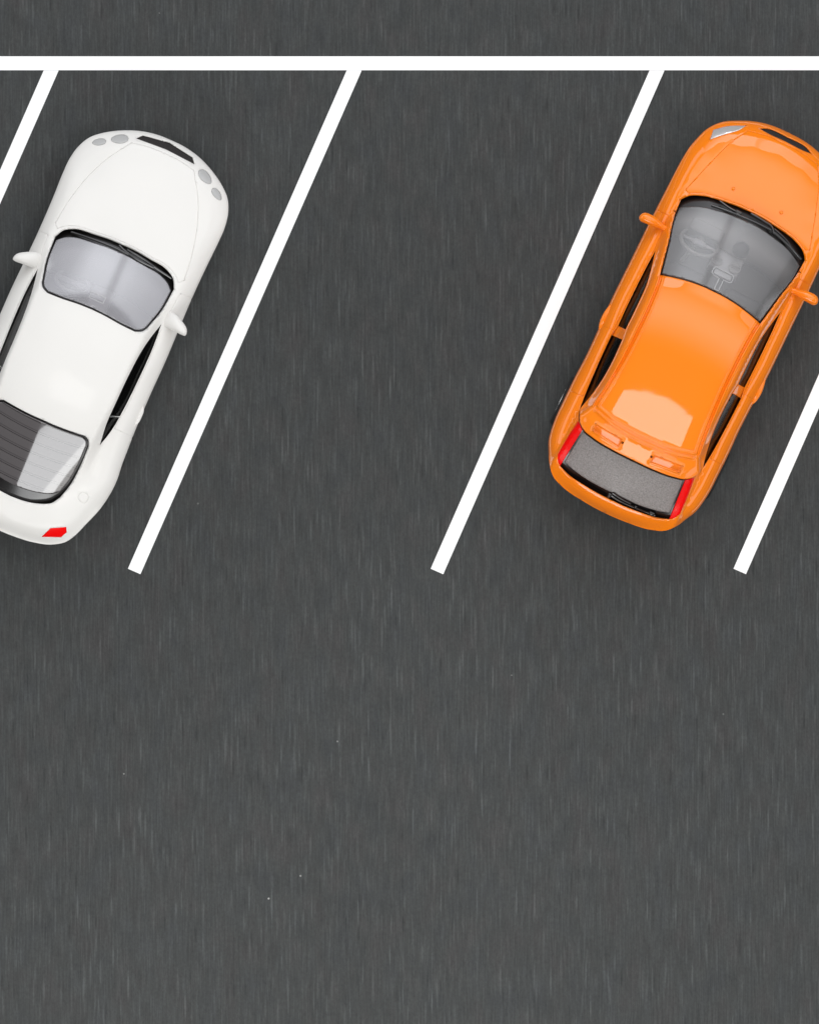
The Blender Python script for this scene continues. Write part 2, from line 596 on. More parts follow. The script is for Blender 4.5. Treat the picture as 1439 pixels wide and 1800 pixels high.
class Shell:
    """upper skin of a car as a height field over its plan, cut exactly along traced lines"""

    def __init__(self, outline, root):
        self.outline = outline
        self.root = root
        self.regions = []          # (name, polygon, zfun, r, thickness, material, split, parent)
        self.lines = []            # ridge lines that must be mesh edges
        self.joints = []           # where two painted regions meet without a visible seam
        self.extra = []            # extra points
        self.objs = {}

    def region(self, name, poly, z, r=1.2, thick=5.0, m=None, split=False, parent=None):
        self.regions.append(dict(name=name, poly=np.array(poly), z=z, r=r, thick=thick, m=m, split=split, parent=parent))

    def rows(self, line, offs, edge=False):
        line = np.asarray(line)
        t = np.gradient(line, axis=0)
        t /= np.maximum(np.linalg.norm(t, axis=1, keepdims=True), 1e-9)
        nrm = np.stack([-t[:, 1], t[:, 0]], 1)
        for d in offs:
            (self.lines if edge else self.extra).append(line + nrm * d)

    def build(self, R_outline, body_m, zedge, zbottom, tuck, doors=(), spacing=5.0):
        OL = self.outline
        closed = np.vstack([OL, OL[:1] * [1, 0]])
        segs = [OL]
        for rg in self.regions:
            p = rg['poly']
            p2 = np.vstack([p, p[:1]])
            segs.append(p2)
            if rg['r'] > 0:
                self.rows(p2, [s * d * rg['r'] for d in (0.06, 0.3, 0.65, 1.05) for s in (1, -1)])
        ridges = [l for l in self.lines if len(l) > 1]
        # rings of the outline roundover
        t = np.gradient(OL, axis=0)
        t /= np.linalg.norm(t, axis=1, keepdims=True)
        nin = np.stack([t[:, 1], -t[:, 0]], 1)
        if (OL + nin * 5)[len(OL) // 2, 1] > OL[len(OL) // 2, 1]:
            nin = -nin
        nin[0] = (-1, 0)
        nin[-1] = (1, 0)
        self.nin = nin
        Rv = R_outline(OL[:, 0])
        for s in (0.012, 0.05, 0.11, 0.2, 0.31, 0.45, 0.62, 0.8, 1.0):
            self.extra.append(OL + nin * (Rv * s)[:, None])
        umax, umin, vmax = OL[:, 0].max(), OL[:, 0].min(), OL[:, 1].max()
        g = []
        j = 0
        u = umin
        while u < umax:
            v = 0.0 if j % 2 == 0 else spacing / 2
            while v < vmax:
                g.append((u, v))
                v += spacing
            u += spacing * 0.866
            j += 1
        g = np.array(g)
        ex = np.vstack(self.extra) if self.extra else np.zeros((0, 2))
        ex = ex[(ex[:, 1] > 0.0)]
        allseg = segs + ridges
        ex = ex[inside(ex, closed)]
        dmin = np.min([dist_poly(ex, s) for s in allseg], axis=0)
        ex = ex[dmin > 0.08]
        key = np.unique(np.round(ex / 0.35).astype(int), axis=0, return_index=True)[1]
        ex = ex[np.sort(key)]
        g = g[inside(g, closed) | (g[:, 1] == 0)]
        dmin = np.min([dist_poly(g, s) for s in allseg], axis=0)
        g = g[dmin > 1.8]
        # thin out grid points beside extra points
        cell = {}
        for p in ex:
            cell.setdefault((int(p[0] // 3), int(p[1] // 3)), []).append(p)
        keep = []
        for p in g:
            c = (int(p[0] // 3), int(p[1] // 3))
            ok = True
            for a in (-1, 0, 1):
                for b in (-1, 0, 1):
                    for q in cell.get((c[0] + a, c[1] + b), ()):
                        if (q[0] - p[0])**2 + (q[1] - p[1])**2 < 4.0:
                            ok = False
            if ok:
                keep.append(p)
        pts, edges = [], []
        for s in segs + ridges:
            i0 = len(pts)
            pts += [tuple(p) for p in s]
            edges += [(i0 + i, i0 + i + 1) for i in range(len(s) - 1)]
        # centre line
        pts += [tuple(p) for p in ex] + [tuple(p) for p in keep]
        cl = np.arange(umin, umax, 4.0)
        i0 = len(pts)
        pts += [(u, 0.0) for u in cl] + [(umax, 0.0)]
        edges += [(i0 + i, i0 + i + 1) for i in range(len(cl))]
        res = delaunay_2d_cdt([Vector(p) for p in pts], edges, [], 0, 1e-3)
        V = np.array([tuple(v) for v in res[0]])
        F = np.array([f for f in res[2] if len(f) == 3])
        cen = V[F].mean(1)
        ok = inside(cen, closed) & (cen[:, 1] > 0)
        F, cen = F[ok], cen[ok]
        a, b, c = V[F[:, 0]], V[F[:, 1]], V[F[:, 2]]
        ar = (b - a)[:, 0] * (c - a)[:, 1] - (b - a)[:, 1] * (c - a)[:, 0]
        ok = np.abs(ar) > 1e-4
        F, cen, ar = F[ok], cen[ok], ar[ok]
        # local axes (v right = x, u forward = y): counter-clockwise in (x,y) means negative in (u,v)
        F = np.where((ar > 0)[:, None], F[:, ::-1], F)
        owner = np.full(len(F), -1)
        for i, rg in enumerate(self.regions):
            hit = inside(cen, rg['poly']) & (owner < 0)
            owner[hit] = i
        onout = dist_poly(V, OL) < 0.02
        for i in range(-1, len(self.regions)):
            fs = F[owner == i]
            if len(fs) == 0:
                continue
            if i < 0:
                rg = dict(name='body', z=self.zbody, r=1.2, thick=5.0, m=body_m, split=False, parent=None)
            else:
                rg = self.regions[i]
            used = np.unique(fs)
            remap = -np.ones(len(V), int)
            remap[used] = np.arange(len(used))
            P = V[used]
            fl = remap[fs]
            # boundary edges
            cnt = {}
            for f in fl:
                for e in ((f[0], f[1]), (f[1], f[2]), (f[2], f[0])):
                    k = (min(e), max(e))
                    cnt.setdefault(k, []).append(e)
            bnd = [e[0] for e in cnt.values() if len(e) == 1]
            bnd = [e for e in bnd if not (abs(P[e[0], 1]) < 1e-3 and abs(P[e[1], 1]) < 1e-3)]
            inner = [e for e in bnd if not (onout[used[e[0]]] and onout[used[e[1]]])]
            for jt in self.joints:
                dj = dist_poly(P, jt)
                inner = [e for e in inner if not (dj[e[0]] < 0.05 and dj[e[1]] < 0.05)]
            z = rg['z'](P)
            e_ = 0.1
            gu = (rg['z'](P + [e_, 0]) - rg['z'](P - [e_, 0])) / (2 * e_)
            gv = (rg['z'](P + [0, e_]) - rg['z'](P - [0, e_])) / (2 * e_)
            gv[P[:, 1] < 0.01] = 0
            if inner and rg['r'] > 0:
                sg = np.array([[P[e[0]], P[e[1]]] for e in inner])
                d = np.full(len(P), 1e9)
                near = np.zeros(len(P), int)
                aa, bb = sg[:, 0], sg[:, 1]
                ab = bb - aa
                l2 = np.maximum((ab**2).sum(1), 1e-12)
                for q0 in range(0, len(P), 3000):
                    q = P[q0:q0 + 3000]
                    tt = np.clip(((q[:, None] - aa[None]) * ab[None]).sum(2) / l2[None], 0, 1)
                    cc = aa[None] + tt[..., None] * ab[None]
                    dd = np.sqrt(((q[:, None] - cc)**2).sum(2))
                    d[q0:q0 + 3000] = dd.min(1)
                    near[q0:q0 + 3000] = dd.argmin(1)
                z = z - roundover(d, rg['r'])
                # inward direction of the nearest cut edge (faces lie to the right of it in u,v)
                en = ab / np.sqrt(l2)[:, None]
                inw = np.stack([en[:, 1], -en[:, 0]], 1)[near]
                sr = np.clip(d / rg['r'], 0.04, 1)
                slope = (1 - sr) / np.sqrt(np.maximum(1 - (1 - sr)**2, 1e-6))
                slope[d >= rg['r']] = 0
                gu = gu + slope * inw[:, 0]
                gv = gv + slope * inw[:, 1]
            nrm = np.stack([-gu, -gv, np.ones(len(P))], 1)
            oo = np.where(onout[used])[0]
            for k in oo:
                q = np.argmin(((OL - P[k])**2).sum(1))
                nrm[k] = (-nin[q, 0], -nin[q, 1], 0.08)
            s = shrink(z)
            verts = [(P[k, 0] * s[k], P[k, 1] * s[k], z[k]) for k in range(len(P))]
            norms = [tuple(x) for x in nrm]
            faces = [tuple(int(x) for x in f) for f in fl]
            # rim
            for e in inner:
                dv = P[e[1]] - P[e[0]]
                on_ = (-dv[1], dv[0], 0.0)
                b0 = len(verts)
                for k in (e[1], e[0]):
                    verts.append(verts[k])
                    norms.append(on_)
                for k in (e[0], e[1]):
                    verts.append((verts[k][0], verts[k][1], verts[k][2] - rg['thick']))
                    norms.append(on_)
                faces.append((b0, b0 + 1, b0 + 2, b0 + 3))
            # side skin under the outline
            cols = self.skirt_cols(rg, doors, i)
            for (k0, k1) in cols:
                rows = np.array(self.skirt_rows(zedge, zbottom, tuck, k0, k1, doors))
                g1 = np.gradient(rows, axis=0)
                g2 = np.gradient(rows, axis=1)
                nn_ = np.cross(g2, g1)
                ref = np.stack([-nin[k0:k1 + 1, 0], -nin[k0:k1 + 1, 1], np.zeros(k1 - k0 + 1)], 1)[:, None, :]
                nn_ *= np.where((nn_ * ref).sum(2, keepdims=True) < 0, -1, 1)
                nn_[:, 0] = ref[:, 0] + [0, 0, 0.08]
                b0 = len(verts)
                nr = rows.shape[1]
                verts += [tuple(x) for x in rows.reshape(-1, 3)]
                norms += [tuple(x) for x in nn_.reshape(-1, 3)]
                for a_ in range(len(rows) - 1):
                    for c_ in range(nr - 1):
                        faces.append((b0 + a_ * nr + c_, b0 + a_ * nr + c_ + 1, b0 + (a_ + 1) * nr + c_ + 1, b0 + (a_ + 1) * nr + c_))

            mv = [(x[0], -x[1], x[2]) for x in verts]
            mn = [(x[0], -x[1], x[2]) for x in norms]
            mf = [tuple(reversed(f)) for f in faces]
            par = rg['parent'] or self.root
            if rg['split']:
                o1 = skin(rg['name'], verts, norms, faces, rg['m'], par)
                o2 = skin(rg['name'], mv, mn, mf, rg['m'], par)
                self.objs.setdefault(rg['name'], []).extend([o1, o2])
            else:
                n = len(verts)
                o1 = skin(rg['name'], verts + mv, norms + mn, faces + [tuple(x + n for x in f) for f in mf], rg['m'], par)
                self.objs.setdefault(rg['name'], []).append(o1)

    def skirt_cols(self, rg, doors, i):
        OL = self.outline
        n = len(OL)
        cuts = sorted([(d[1], d[2], d[0]) for d in doors], reverse=True)   # (u_front, u_rear, poly index)
        if rg['name'] == 'door':
            for (uf, ur, idx) in cuts:
                if idx == i:
                    ks = [k for k in range(n) if ur - 1e-3 <= OL[k, 0] <= uf + 1e-3]
                    return [(min(ks), max(ks))]
            return []
        if rg['name'] != 'body':
            return []
        out = []
        k = 0
        for (uf, ur, idx) in cuts:
            ks = [q for q in range(n) if ur - 1e-3 <= OL[q, 0] <= uf + 1e-3]
            out.append((k, min(ks)))
            k = max(ks)
        out.append((k, n - 1))
        return [c for c in out if c[1] > c[0]]

    def skirt_rows(self, zedge, zbottom, tuck, k0, k1, doors):
        OL, nin = self.outline, self.nin
        seams = [d[1] for d in doors] + [d[2] for d in doors]
        rows = []
        for k in range(k0, k1 + 1):
            p, nn = OL[k], nin[k]
            ze = self.zbody(p[None])[0]
            zb = min(zbottom(p[0]), ze - 4)
            tk = tuck(p[0])
            r = []
            seam = min([abs(p[0] - s) for s in seams], default=99) < 0.01
            for s in (0, 0.04, 0.1, 0.2, 0.33, 0.48, 0.64, 0.8, 0.92, 1.0):
                z = ze + (zb - ze) * s
                d = tk * s**2.2 + (1.6 if (seam and s > 0) else 0)
                q = p + nn * d
                f = shrink(z)
                r.append((q[0] * f, max(q[1], 0.0) * f, z))
            # returned lip
            r.append((r[-1][0] + nn[0] * 5, max(r[-1][1] + nn[1] * 5, 0), r[-1][2] + 2))
            rows.append(r)
        return rows


# ---- generic solids in car space
def sweep(rows, n=20):
    """rows: (v, u, z, ru, rz) elliptical sections along v; closed ends"""
    V, Fc = [], []
    for (v, u, z, ru, rz) in rows:
        for k in range(n):
            a = 2 * math.pi * k / n
            V.append((u + ru * math.cos(a), v, z + rz * math.sin(a)))
    for i in range(len(rows) - 1):
        for k in range(n):
            k2 = (k + 1) % n
            Fc.append((i * n + k, i * n + k2, (i + 1) * n + k2, (i + 1) * n + k))
    Fc.append(tuple(range(n)))
    Fc.append(tuple((len(rows) - 1) * n + k for k in reversed(range(n))))
    return V, Fc


def tube(path, r, n=10):
    P = [Vector(p) for p in path]
    V, Fc = [], []
    for i, p in enumerate(P):
        t = (P[min(i + 1, len(P) - 1)] - P[max(i - 1, 0)]).normalized()
        a = t.cross(Vector((0, 0, 1)))
        a = a.normalized() if a.length > 1e-4 else Vector((1, 0, 0))
        b = a.cross(t)
        rr = r[i] if isinstance(r, (list, tuple)) else r
        for k in range(n):
            w = 2 * math.pi * k / n
            V.append(tuple(p + a * rr * math.cos(w) + b * rr * math.sin(w)))
    for i in range(len(P) - 1):
        for k in range(n):
            k2 = (k + 1) % n
            Fc.append((i * n + k, i * n + k2, (i + 1) * n + k2, (i + 1) * n + k))
    Fc.append(tuple(range(n)))
    Fc.append(tuple((len(P) - 1) * n + k for k in reversed(range(n))))
    return V, Fc


def rbox(c, s, bev, seg=3, rot=None):
    """rounded box, centre c, size s (u,v,z), optional tilt about v"""
    bm = bmesh.new()
    bmesh.ops.create_cube(bm, size=1)
    for v in bm.verts:
        v.co = Vector((v.co.x * s[0], v.co.y * s[1], v.co.z * s[2]))
    bmesh.ops.bevel(bm, geom=bm.edges[:] + bm.verts[:], offset=bev, segments=seg, profile=0.5, affect='EDGES')
    Rm = Matrix.Rotation(math.radians(rot or 0), 3, 'Y')
    V = [tuple(Rm @ v.co + Vector(c)) for v in bm.verts]
    for i, v in enumerate(bm.verts):
        v.index = i
    Fc = [tuple(v.index for v in f.verts) for f in bm.faces]
    bm.free()
    return V, Fc


def lathe(profile, c, axis='v', n=40):
    """profile: (radius, along); around axis v (wheels) or z"""
    V, Fc = [], []
    m = len(profile)
    for k in range(n):
        a = 2 * math.pi * k / n
        for (r, t) in profile:
            if axis == 'v':
                V.append((c[0] + r * math.cos(a), c[1] + t, c[2] + r * math.sin(a)))
            else:
                V.append((c[0] + r * math.cos(a), c[1] + r * math.sin(a), c[2] + t))
    for k in range(n):
        k2 = (k + 1) % n
        for i in range(m - 1):
            Fc.append((k * m + i, k2 * m + i, k2 * m + i + 1, k * m + i + 1))
    return V, Fc


def torus(c, R, r, tilt, n=36, m=10):
    Rm = Matrix.Rotation(math.radians(tilt), 3, 'Y')
    V, Fc = [], []
    for k in range(n):
        a = 2 * math.pi * k / n
        for j in range(m):
            b = 2 * math.pi * j / m
            p = Vector(((R + r * math.cos(b)) * math.cos(a), (R + r * math.cos(b)) * math.sin(a), r * math.sin(b)))
            V.append(tuple(Rm @ p + Vector(c)))
    for k in range(n):
        for j in range(m):
            k2, j2 = (k + 1) % n, (j + 1) % m
            Fc.append((k * m + j, k2 * m + j, k2 * m + j2, k * m + j2))
    return V, Fc


def join(*parts):
    V, Fc = [], []
    for v, f in parts:
        n = len(V)
        V += list(v)
        Fc += [tuple(x + n for x in q) for q in f]
    return V, Fc


def solid(name, vf, m, parent, sharp=40):
    return mesh(name, vf[0], vf[1], m, parent, sharp=sharp, recalc=True)


def wheel(root, u, v, side, R=47, w=36):
    """wheel centre (u,v), outer face towards side*v"""
    t = w / 2
    s = side
    e = bpy.data.objects.new('wheel', None)
    COL.objects.link(e)
    e.parent = root
    e.location = (v * K, u * K, R * K)
    e.empty_display_size = 0.1
    tyre = [(R * 0.70, -t * s), (R * 0.9, -t * s), (R * 0.97, -t * 0.85 * s), (R, -t * 0.6 * s), (R, t * 0.6 * s), (R * 0.97, t * 0.85 * s), (R * 0.9, t * s), (R * 0.70, t * 0.95 * s), (R * 0.66, t * 0.6 * s)]
    solid('tyre', lathe(tyre, (0, 0, 0)), M['rubber'], e)
    parts = [lathe([(R * 0.7, t * 0.9 * s), (R * 0.66, t * 0.98 * s), (R * 0.6, t * 0.8 * s), (R * 0.58, 0)], (0, 0, 0)),
             lathe([(0.01, t * 0.92 * s), (R * 0.12, t * 0.9 * s), (R * 0.15, t * 0.6 * s)], (0, 0, 0)),
             lathe([(R * 0.6, 0.1 * t * s), (0.01, 0.1 * t * s)], (0, 0, 0))]
    for k in range(5):
        a = 2 * math.pi * k / 5
        bx, fx = rbox((R * 0.36, t * 0.72 * s, 0), (R * 0.54, 5, 9), 1.5, 2)
        ca, sa = math.cos(a), math.sin(a)
        bx = [(p[0] * ca - p[2] * sa, p[1], p[0] * sa + p[2] * ca) for p in bx]
        parts.append((bx, fx))
    solid('rim', join(*parts), M['chrome'], e)
    return e


def chassis(root, outline, z0, z1, inset):
    OL = outline
    c = np.vstack([OL, (OL * [1, -1])[::-1][1:-1]])
    ctr = np.array([c[:, 0].mean(), 0])
    t = np.roll(c, -1, 0) - np.roll(c, 1, 0)
    t /= np.linalg.norm(t, axis=1, keepdims=True)
    n_ = np.stack([t[:, 1], -t[:, 0]], 1)
    if ((c + n_ * 3 - ctr)**2).sum() > ((c - ctr)**2).sum():
        n_ = -n_
    ci = c + n_ * inset
    n = len(ci)
    V = [(p[0], p[1], z0) for p in ci] + [(p[0], p[1], z1) for p in ci]
    Fc = [(i, (i + 1) % n, n + (i + 1) % n, n + i) for i in range(n)]
    Fc.append(tuple(range(n)))
    Fc.append(tuple(reversed(range(n, 2 * n))))
    return solid('chassis', (V, Fc), M['black'], root)


def onsurf(path, zf, dz, step=5):
    """lay a plan polyline on the skin"""
    P = crom(path, step)
    z = zf(np.abs(P) * [0, 1] + P * [1, 0]) + dz
    return [(p[0] * shrink(a), p[1] * shrink(a), a) for p, a in zip(P, z)]


def insert_u(OL, us):
    """make sure the outline has points exactly at these u on its side"""
    out = [OL[0]]
    for a, b in zip(OL[:-1], OL[1:]):
        for u in sorted(us, reverse=True):
            if (a[0] - u) * (b[0] - u) < 0:
                t = (u - a[0]) / (b[0] - a[0])
                out.append(a + (b - a) * t)
        out.append(b)
    return np.array(out)


def place(px, py, z, ang):
    """ground point below the picture point (px,py) seen at height z"""
    f = 1 - z / H
    x, y = wx(CX + (px - CX) * f, CY + (py - CY) * f)
    return (x, y, 0.012), -math.radians(ang)


# ------------------------------------------------------------------ ground and markings
me = bpy.data.meshes.new('ground')
g_ = 40.0
me.from_pydata([(-g_, -g_, 0), (g_, -g_, 0), (g_, g_, 0), (-g_, g_, 0)], [], [(0, 1, 2, 3)])
gr = link('ground', me, M['slate'])
gr['kind'] = 'structure'


def strip(name, corners, z0, z1):
    c = [wx(*p) for p in corners]
    n = len(c)
    V = [(x, y, z0) for x, y in c] + [(x, y, z1) for x, y in c]
    Fc = [tuple(range(n, 2 * n))] + [(i, (i + 1) % n, n + (i + 1) % n, n + i) for i in range(n)]
    m_ = bpy.data.meshes.new(name)
    m_.from_pydata(V, [], Fc)
    b = bmesh.new()
    b.from_mesh(m_)
    bmesh.ops.recalc_face_normals(b, faces=b.faces)
    b.to_mesh(m_)
    b.free()
    o = link(name, m_, M['line'])
    o['kind'] = 'structure'
    return o


strip('road_marking', [(-500, 99), (1950, 99), (1950, 123.5), (-500, 123.5)], 0.001, 0.005)
SL = -386.0 / 880.0
for x0 in (90.5, 622.5, 1154.0, 1685.5):
    xe = x0 + SL * (1004.5 - 123.8)
    L_ = math.hypot(1, SL)
    nx, ny = 1 / L_, -SL / L_ * -1
    # square-cut lower end, upper end meeting the cross line
    hw = 12.0
    hx = hw * L_
    # direction along the line (downwards) and its normal
    dx, dy = SL / L_, 1 / L_
    px_, py_ = dy, -dx
    strip('parking_line', [(x0 - hx, 123.8), (x0 + hx, 123.8), (xe + px_ * hw, 1004.5 + py_ * hw), (xe - px_ * hw, 1004.5 - py_ * hw)], 0.001, 0.005)


# ------------------------------------------------------------------ orange estate car
def orange_car():
    loc, rz = place(1280, 455, 140, 26.0)
    root = empty('toy_car', loc, rz, 'glossy orange toy estate car with ridged roof, rear spoiler and red tail lamps', 'toy car', 'toy cars parked in the angled bays')
    ol = [(249, 0), (249, 18), (245, 48), (230, 88), (212, 117), (190, 134), (171, 141), (148, 147), (125, 149.5), (80, 151), (37, 152), (0, 152.5), (-86, 153), (-164, 153), (-211, 151), (-269, 150), (-300, 151), (-343, 151), (-395, 149), (-425, 143), (-443, 134), (-460, 125), (-477, 110), (-487, 85), (-493, 45), (-495, 12), (-495, 0)]
    D1, D2, D3 = 22.0, -202.0, -330.0
    OL = insert_u(crom(ol, 5), [D1, D2, D3])
    S = Shell(OL, root)
    deck = tps([(249, 0, 104), (230, 0, 118), (205, 0, 128.5), (170, 0, 135.5), (130, 0, 140), (95, 0, 143), (238, 45, 108), (205, 50, 126), (165, 55, 134), (125, 55, 139), (92, 50, 142),
                (206, 78, 118), (192, 86, 122), (165, 94, 126.5), (120, 107, 131), (72, 119, 135), (190, 108, 116.5), (150, 122, 124), (110, 130, 128.5), (70, 136, 132),
                (150, 147, 112), (80, 150, 120), (0, 152, 126), (20, 126, 141), (-50, 127, 147), (-110, 128, 149), (-200, 129, 151), (-300, 127, 153), (-360, 124, 153),
                (-100, 153, 138), (-200, 153, 140), (-300, 150, 142), (-400, 149, 138), (-440, 115, 141), (-475, 0, 137), (-470, 60, 137), (-460, 100, 136), (-495, 0, 128), (-485, 85, 126),
                (0, 0, 140), (-100, 0, 140), (-200, 0, 140), (-300, 0, 140), (-400, 0, 140)])
    T = tps([(90, 0, 147), (85, 55, 144), (72, 105, 139), (58, 120, 139), (10, 0, 192), (5, 60, 187), (-5, 105, 172), (-68, 0, 223), (-71, 45, 220), (-82, 98, 209),
             (-105, 0, 230.3), (-140, 0, 234.4), (-140, 80, 230), (-175, 0, 236), (-210, 0, 236.3), (-210, 80, 231.8), (-240, 0, 235.3), (-270, 0, 233.2), (-270, 84, 228.8), (-305, 0, 230.0), (-340, 0, 226.6), (-340, 90, 221.5), (-396, 0, 219.5), (-388, 85, 215), (-380, 108, 207), (130, 0, 110), (130, 90, 108), (-440, 0, 214)])
    Tr = tps([(-330, 0, 228), (-330, 110, 208), (-374, 110, 192), (-374, 0, 200), (-400, 108, 176), (-400, 0, 182), (-430, 0, 162), (-430, 105, 156), (-458, 108, 138), (-468, 0, 138), (-480, 0, 122), (-485, 110, 112), (-480, 60, 120)])
    vb = interp([(120, 128), (60, 126), (-44, 124.5), (-110, 125.5), (-200, 126), (-280, 124.5), (-353, 121), (-400, 122), (-450, 121), (-480, 118)])
    zb = interp([(120, 120), (60, 136), (-44, 146), (-110, 148), (-200, 150), (-353, 152), (-400, 148), (-455, 138), (-480, 120)])
    sl = interp([(120, 2.0), (60, 2.2), (-44, 2.8), (-110, 3.0), (-300, 3.0), (-353, 3.6), (-460, 3.0)])
    ze = interp([(249, 72), (215, 84), (150, 94), (80, 100), (-100, 108), (-380, 110), (-450, 104), (-495, 96)])
    Rr = interp([(249, 34), (180, 30), (100, 24), (-100, 22), (-400, 24), (-495, 22)])

    def lower(P):
        d = dist_poly(P, OL)
        R = Rr(P[:, 0])
        b = deck(P)
        s = np.clip(d / R, 0, 1)
        e = 1 - np.sqrt(np.maximum(0, 1 - (1 - s)**2))
        return b - (b - ze(P[:, 0])) * e

    def side(P):
        return zb(P[:, 0]) + sl(P[:, 0]) * (vb(P[:, 0]) - np.abs(P[:, 1]))

    def green(P):
        m = np.clip((P[:, 0] + 372) / 22, 0, 1)
        t = Tr(P) * (1 - m) + T(P) * m
        g = smin(t, side(P), 10)
        return np.where((P[:, 0] > 97), -50, g)

    def zbody(P):
        return smax(lower(P), green(P), 5)
    S.zbody = zbody

    rail = crom([(-76, 93), (-90, 90), (-126, 87), (-180, 85.5), (-240, 86.5), (-300, 91), (-338, 95.5)], 5)
    rail2 = rail + [0, 4.2]
    rail3 = rail + [0, 8.0]
    ridge = crom([(-338, 95.5), (-346, 64), (-350, 30), (-351, 0)], 5)
    ridge2 = ridge + [-9, 0]
    rec = np.array([(-367, 85), (-371, 31), (-387, 30), (-381, 84), (-367, 85)], float)

    gq = np.array([(u, v) for u in np.linspace(-385, -75, 40) for v in np.linspace(0, 92, 14)])

    def Bq(P):
        u, v = (P[:, 0] + 220) / 150, P[:, 1] / 100
        return np.stack([np.ones_like(u), u, u**2, u**3, u**4, v**2, u * v**2, v**4], 1)
    wq = np.linalg.lstsq(Bq(gq), T(gq), rcond=None)[0]

    def Troof(P):
        """one clean pressed panel in the middle, easing into the cant rails at its edge"""
        k = np.clip(dist_poly(P, edge_) / 22.0, 0, 1)
        k = k * k * (3 - 2 * k)
        return T(P) * (1 - k) + (Bq(P) @ wq) * k

    def zroof(P):
        z = smin(Troof(P), side(P) + np.where(P[:, 0] < -340, (-340 - P[:, 0]) * 1.6, 0), 12)
        z = z + 4.0 * np.exp(-(dist_poly(P, rail) / 1.9)**2) - 3.6 * np.exp(-(dist_poly(P, rail2) / 1.5)**2) + 3.4 * np.exp(-(dist_poly(P, rail3) / 1.7)**2)
        z = z + 4.0 * np.exp(-(dist_poly(P, ridge) / 2.3)**2) + 3.4 * np.exp(-(dist_poly(P, ridge2) / 2.2)**2)
        di = dist_poly(P, rec)
        ins = inside(P, rec)
        z = z - np.where(ins, 4.0 * np.clip(di / 2.6, 0, 1), 0) + np.where(ins, 0, 2.4 * np.exp(-(di / 2.3)**2))
        return z
    S.rows(rail[::-1], (-4, -2.4, -1.2, 0, 1.2, 2.6, 4.2, 5.6, 6.8, 8, 9.3, 11), True)
    S.rows(ridge, (-13, -11, -9, -7, -4.5, -2.2, 0, 2.2, 4.5), True)
    S.rows(lin(rec, 4), (-3.2, -1.8, -0.6, 0.3, 1.6, 3))
    S.joints += [lin([(-82, 98), (-104, 111.5)], 4)]

    wsf = crom([(90, 0), (89, 25), (86, 52), (79, 90), (68, 112), (57, 121)], 4)
    wss = crom([(57, 121), (31, 119.5), (-22, 109), (-82, 98)], 5)
    wsh = crom([(-82, 98), (-75.5, 72), (-70, 40), (-68, 15), (-68, 0)], 4)
    ws = cat(wsf, wss, wsh)
    glf = crom([(73, 0), (71.5, 25), (67.5, 52), (59, 88), (50, 106), (43, 117)], 4)
    gls = crom([(43, 117), (26, 116.8), (-22, 106.8), (-79, 96)], 5)
    glh = crom([(-79, 96), (-73.3, 71), (-67.8, 40), (-65.8, 15), (-65.8, 0)], 4)
    wsg = cat(glf, gls, glh)
    fwt = crom([(-44, 122.5), (-70, 117), (-104, 111.5), (-150, 110), (-194, 110)], 5)
    fwo = crom([(-192, 123.5), (-150, 124.5), (-110, 124.5), (-70, 123.7), (-44, 122.5)], 5)
    fw = cat(fwt, lin([(-194, 110), (-192, 123.5)], 4), fwo)[:-1]
    rwt = crom([(-213, 107.5), (-260, 106.5), (-294, 108.5), (-330, 114.5), (-353, 120)], 5)
    rwo = crom([(-353, 120), (-320, 122.7), (-280, 124.8), (-211, 126.5)], 5)
    rw = cat(rwt, rwo, lin([(-211, 126.5), (-213, 107.5)], 4))[:-1]
    bp = np.array(cat(lin([(-194.6, 110.2), (-212.4, 107.8)], 4), lin([(-212.4, 107.8), (-210.4, 126.2)], 4), lin([(-210.4, 126.2), (-192.6, 123.8)], 4), lin([(-192.6, 123.8), (-194.6, 110.2)], 4)))[:-1]
    spo = crom([(-353, 120), (-364, 117), (-377, 110), (-386, 98), (-391, 80), (-395.5, 39), (-396, 0)], 4)
    roof = cat(wsh[::-1], lin([(-82, 98), (-104, 111.5)], 4), fwt[2 * 0 + [i for i in range(len(fwt)) if abs(fwt[i, 0] + 104) < 0.01][0]:], lin([(-194, 110), (-213, 107.5)], 4), rwt, spo)
    tl = cat(lin([(-374, 114), (-384, 100)], 4), lin([(-384, 100), (-420, 103.5), (-457, 106.5)], 4), crom([(-457, 106.5), (-452, 113), (-441, 119.5)], 3), crom([(-441, 119.5), (-410, 118), (-374, 114)], 4))[:-1]
    rgo = cat(lin([(-370, 0), (-370, 100)], 5), lin([(-370, 100), (-385, 100.6)], 4), lin([(-385, 100.6), (-420, 104), (-457, 106.9)], 4), crom([(-457, 106.9), (-464, 85), (-469, 50), (-471, 20), (-471, 0)], 4))
    rgg = cat(lin([(-376, 0), (-376, 97)], 5), lin([(-376, 97), (-388, 98.5)], 4), lin([(-388, 98.5), (-420, 101), (-447, 103)], 4), crom([(-447, 103), (-453, 80), (-457.5, 50), (-459, 20), (-459, 0)], 4))
    hood = cat(crom([(226, 0), (225, 35), (219, 68)], 4), crom([(219, 68), (190, 84), (130, 105), (76, 121)], 5), lin([(76, 121), (73, 114)], 3), crom([(73, 114), (84, 92), (91, 53), (94, 25), (95, 0)], 4))
    head = cat(crom([(194, 123), (211, 103), (226, 74)], 4), crom([(226, 74), (213, 82), (196, 100), (175, 121)], 4), lin([(175, 121), (194, 123)], 4))[:-1]
    gri = cat(crom([(238.5, 0), (238, 34), (231.5, 51)], 4), crom([(231.5, 51), (230, 34), (230.5, 0)], 4))
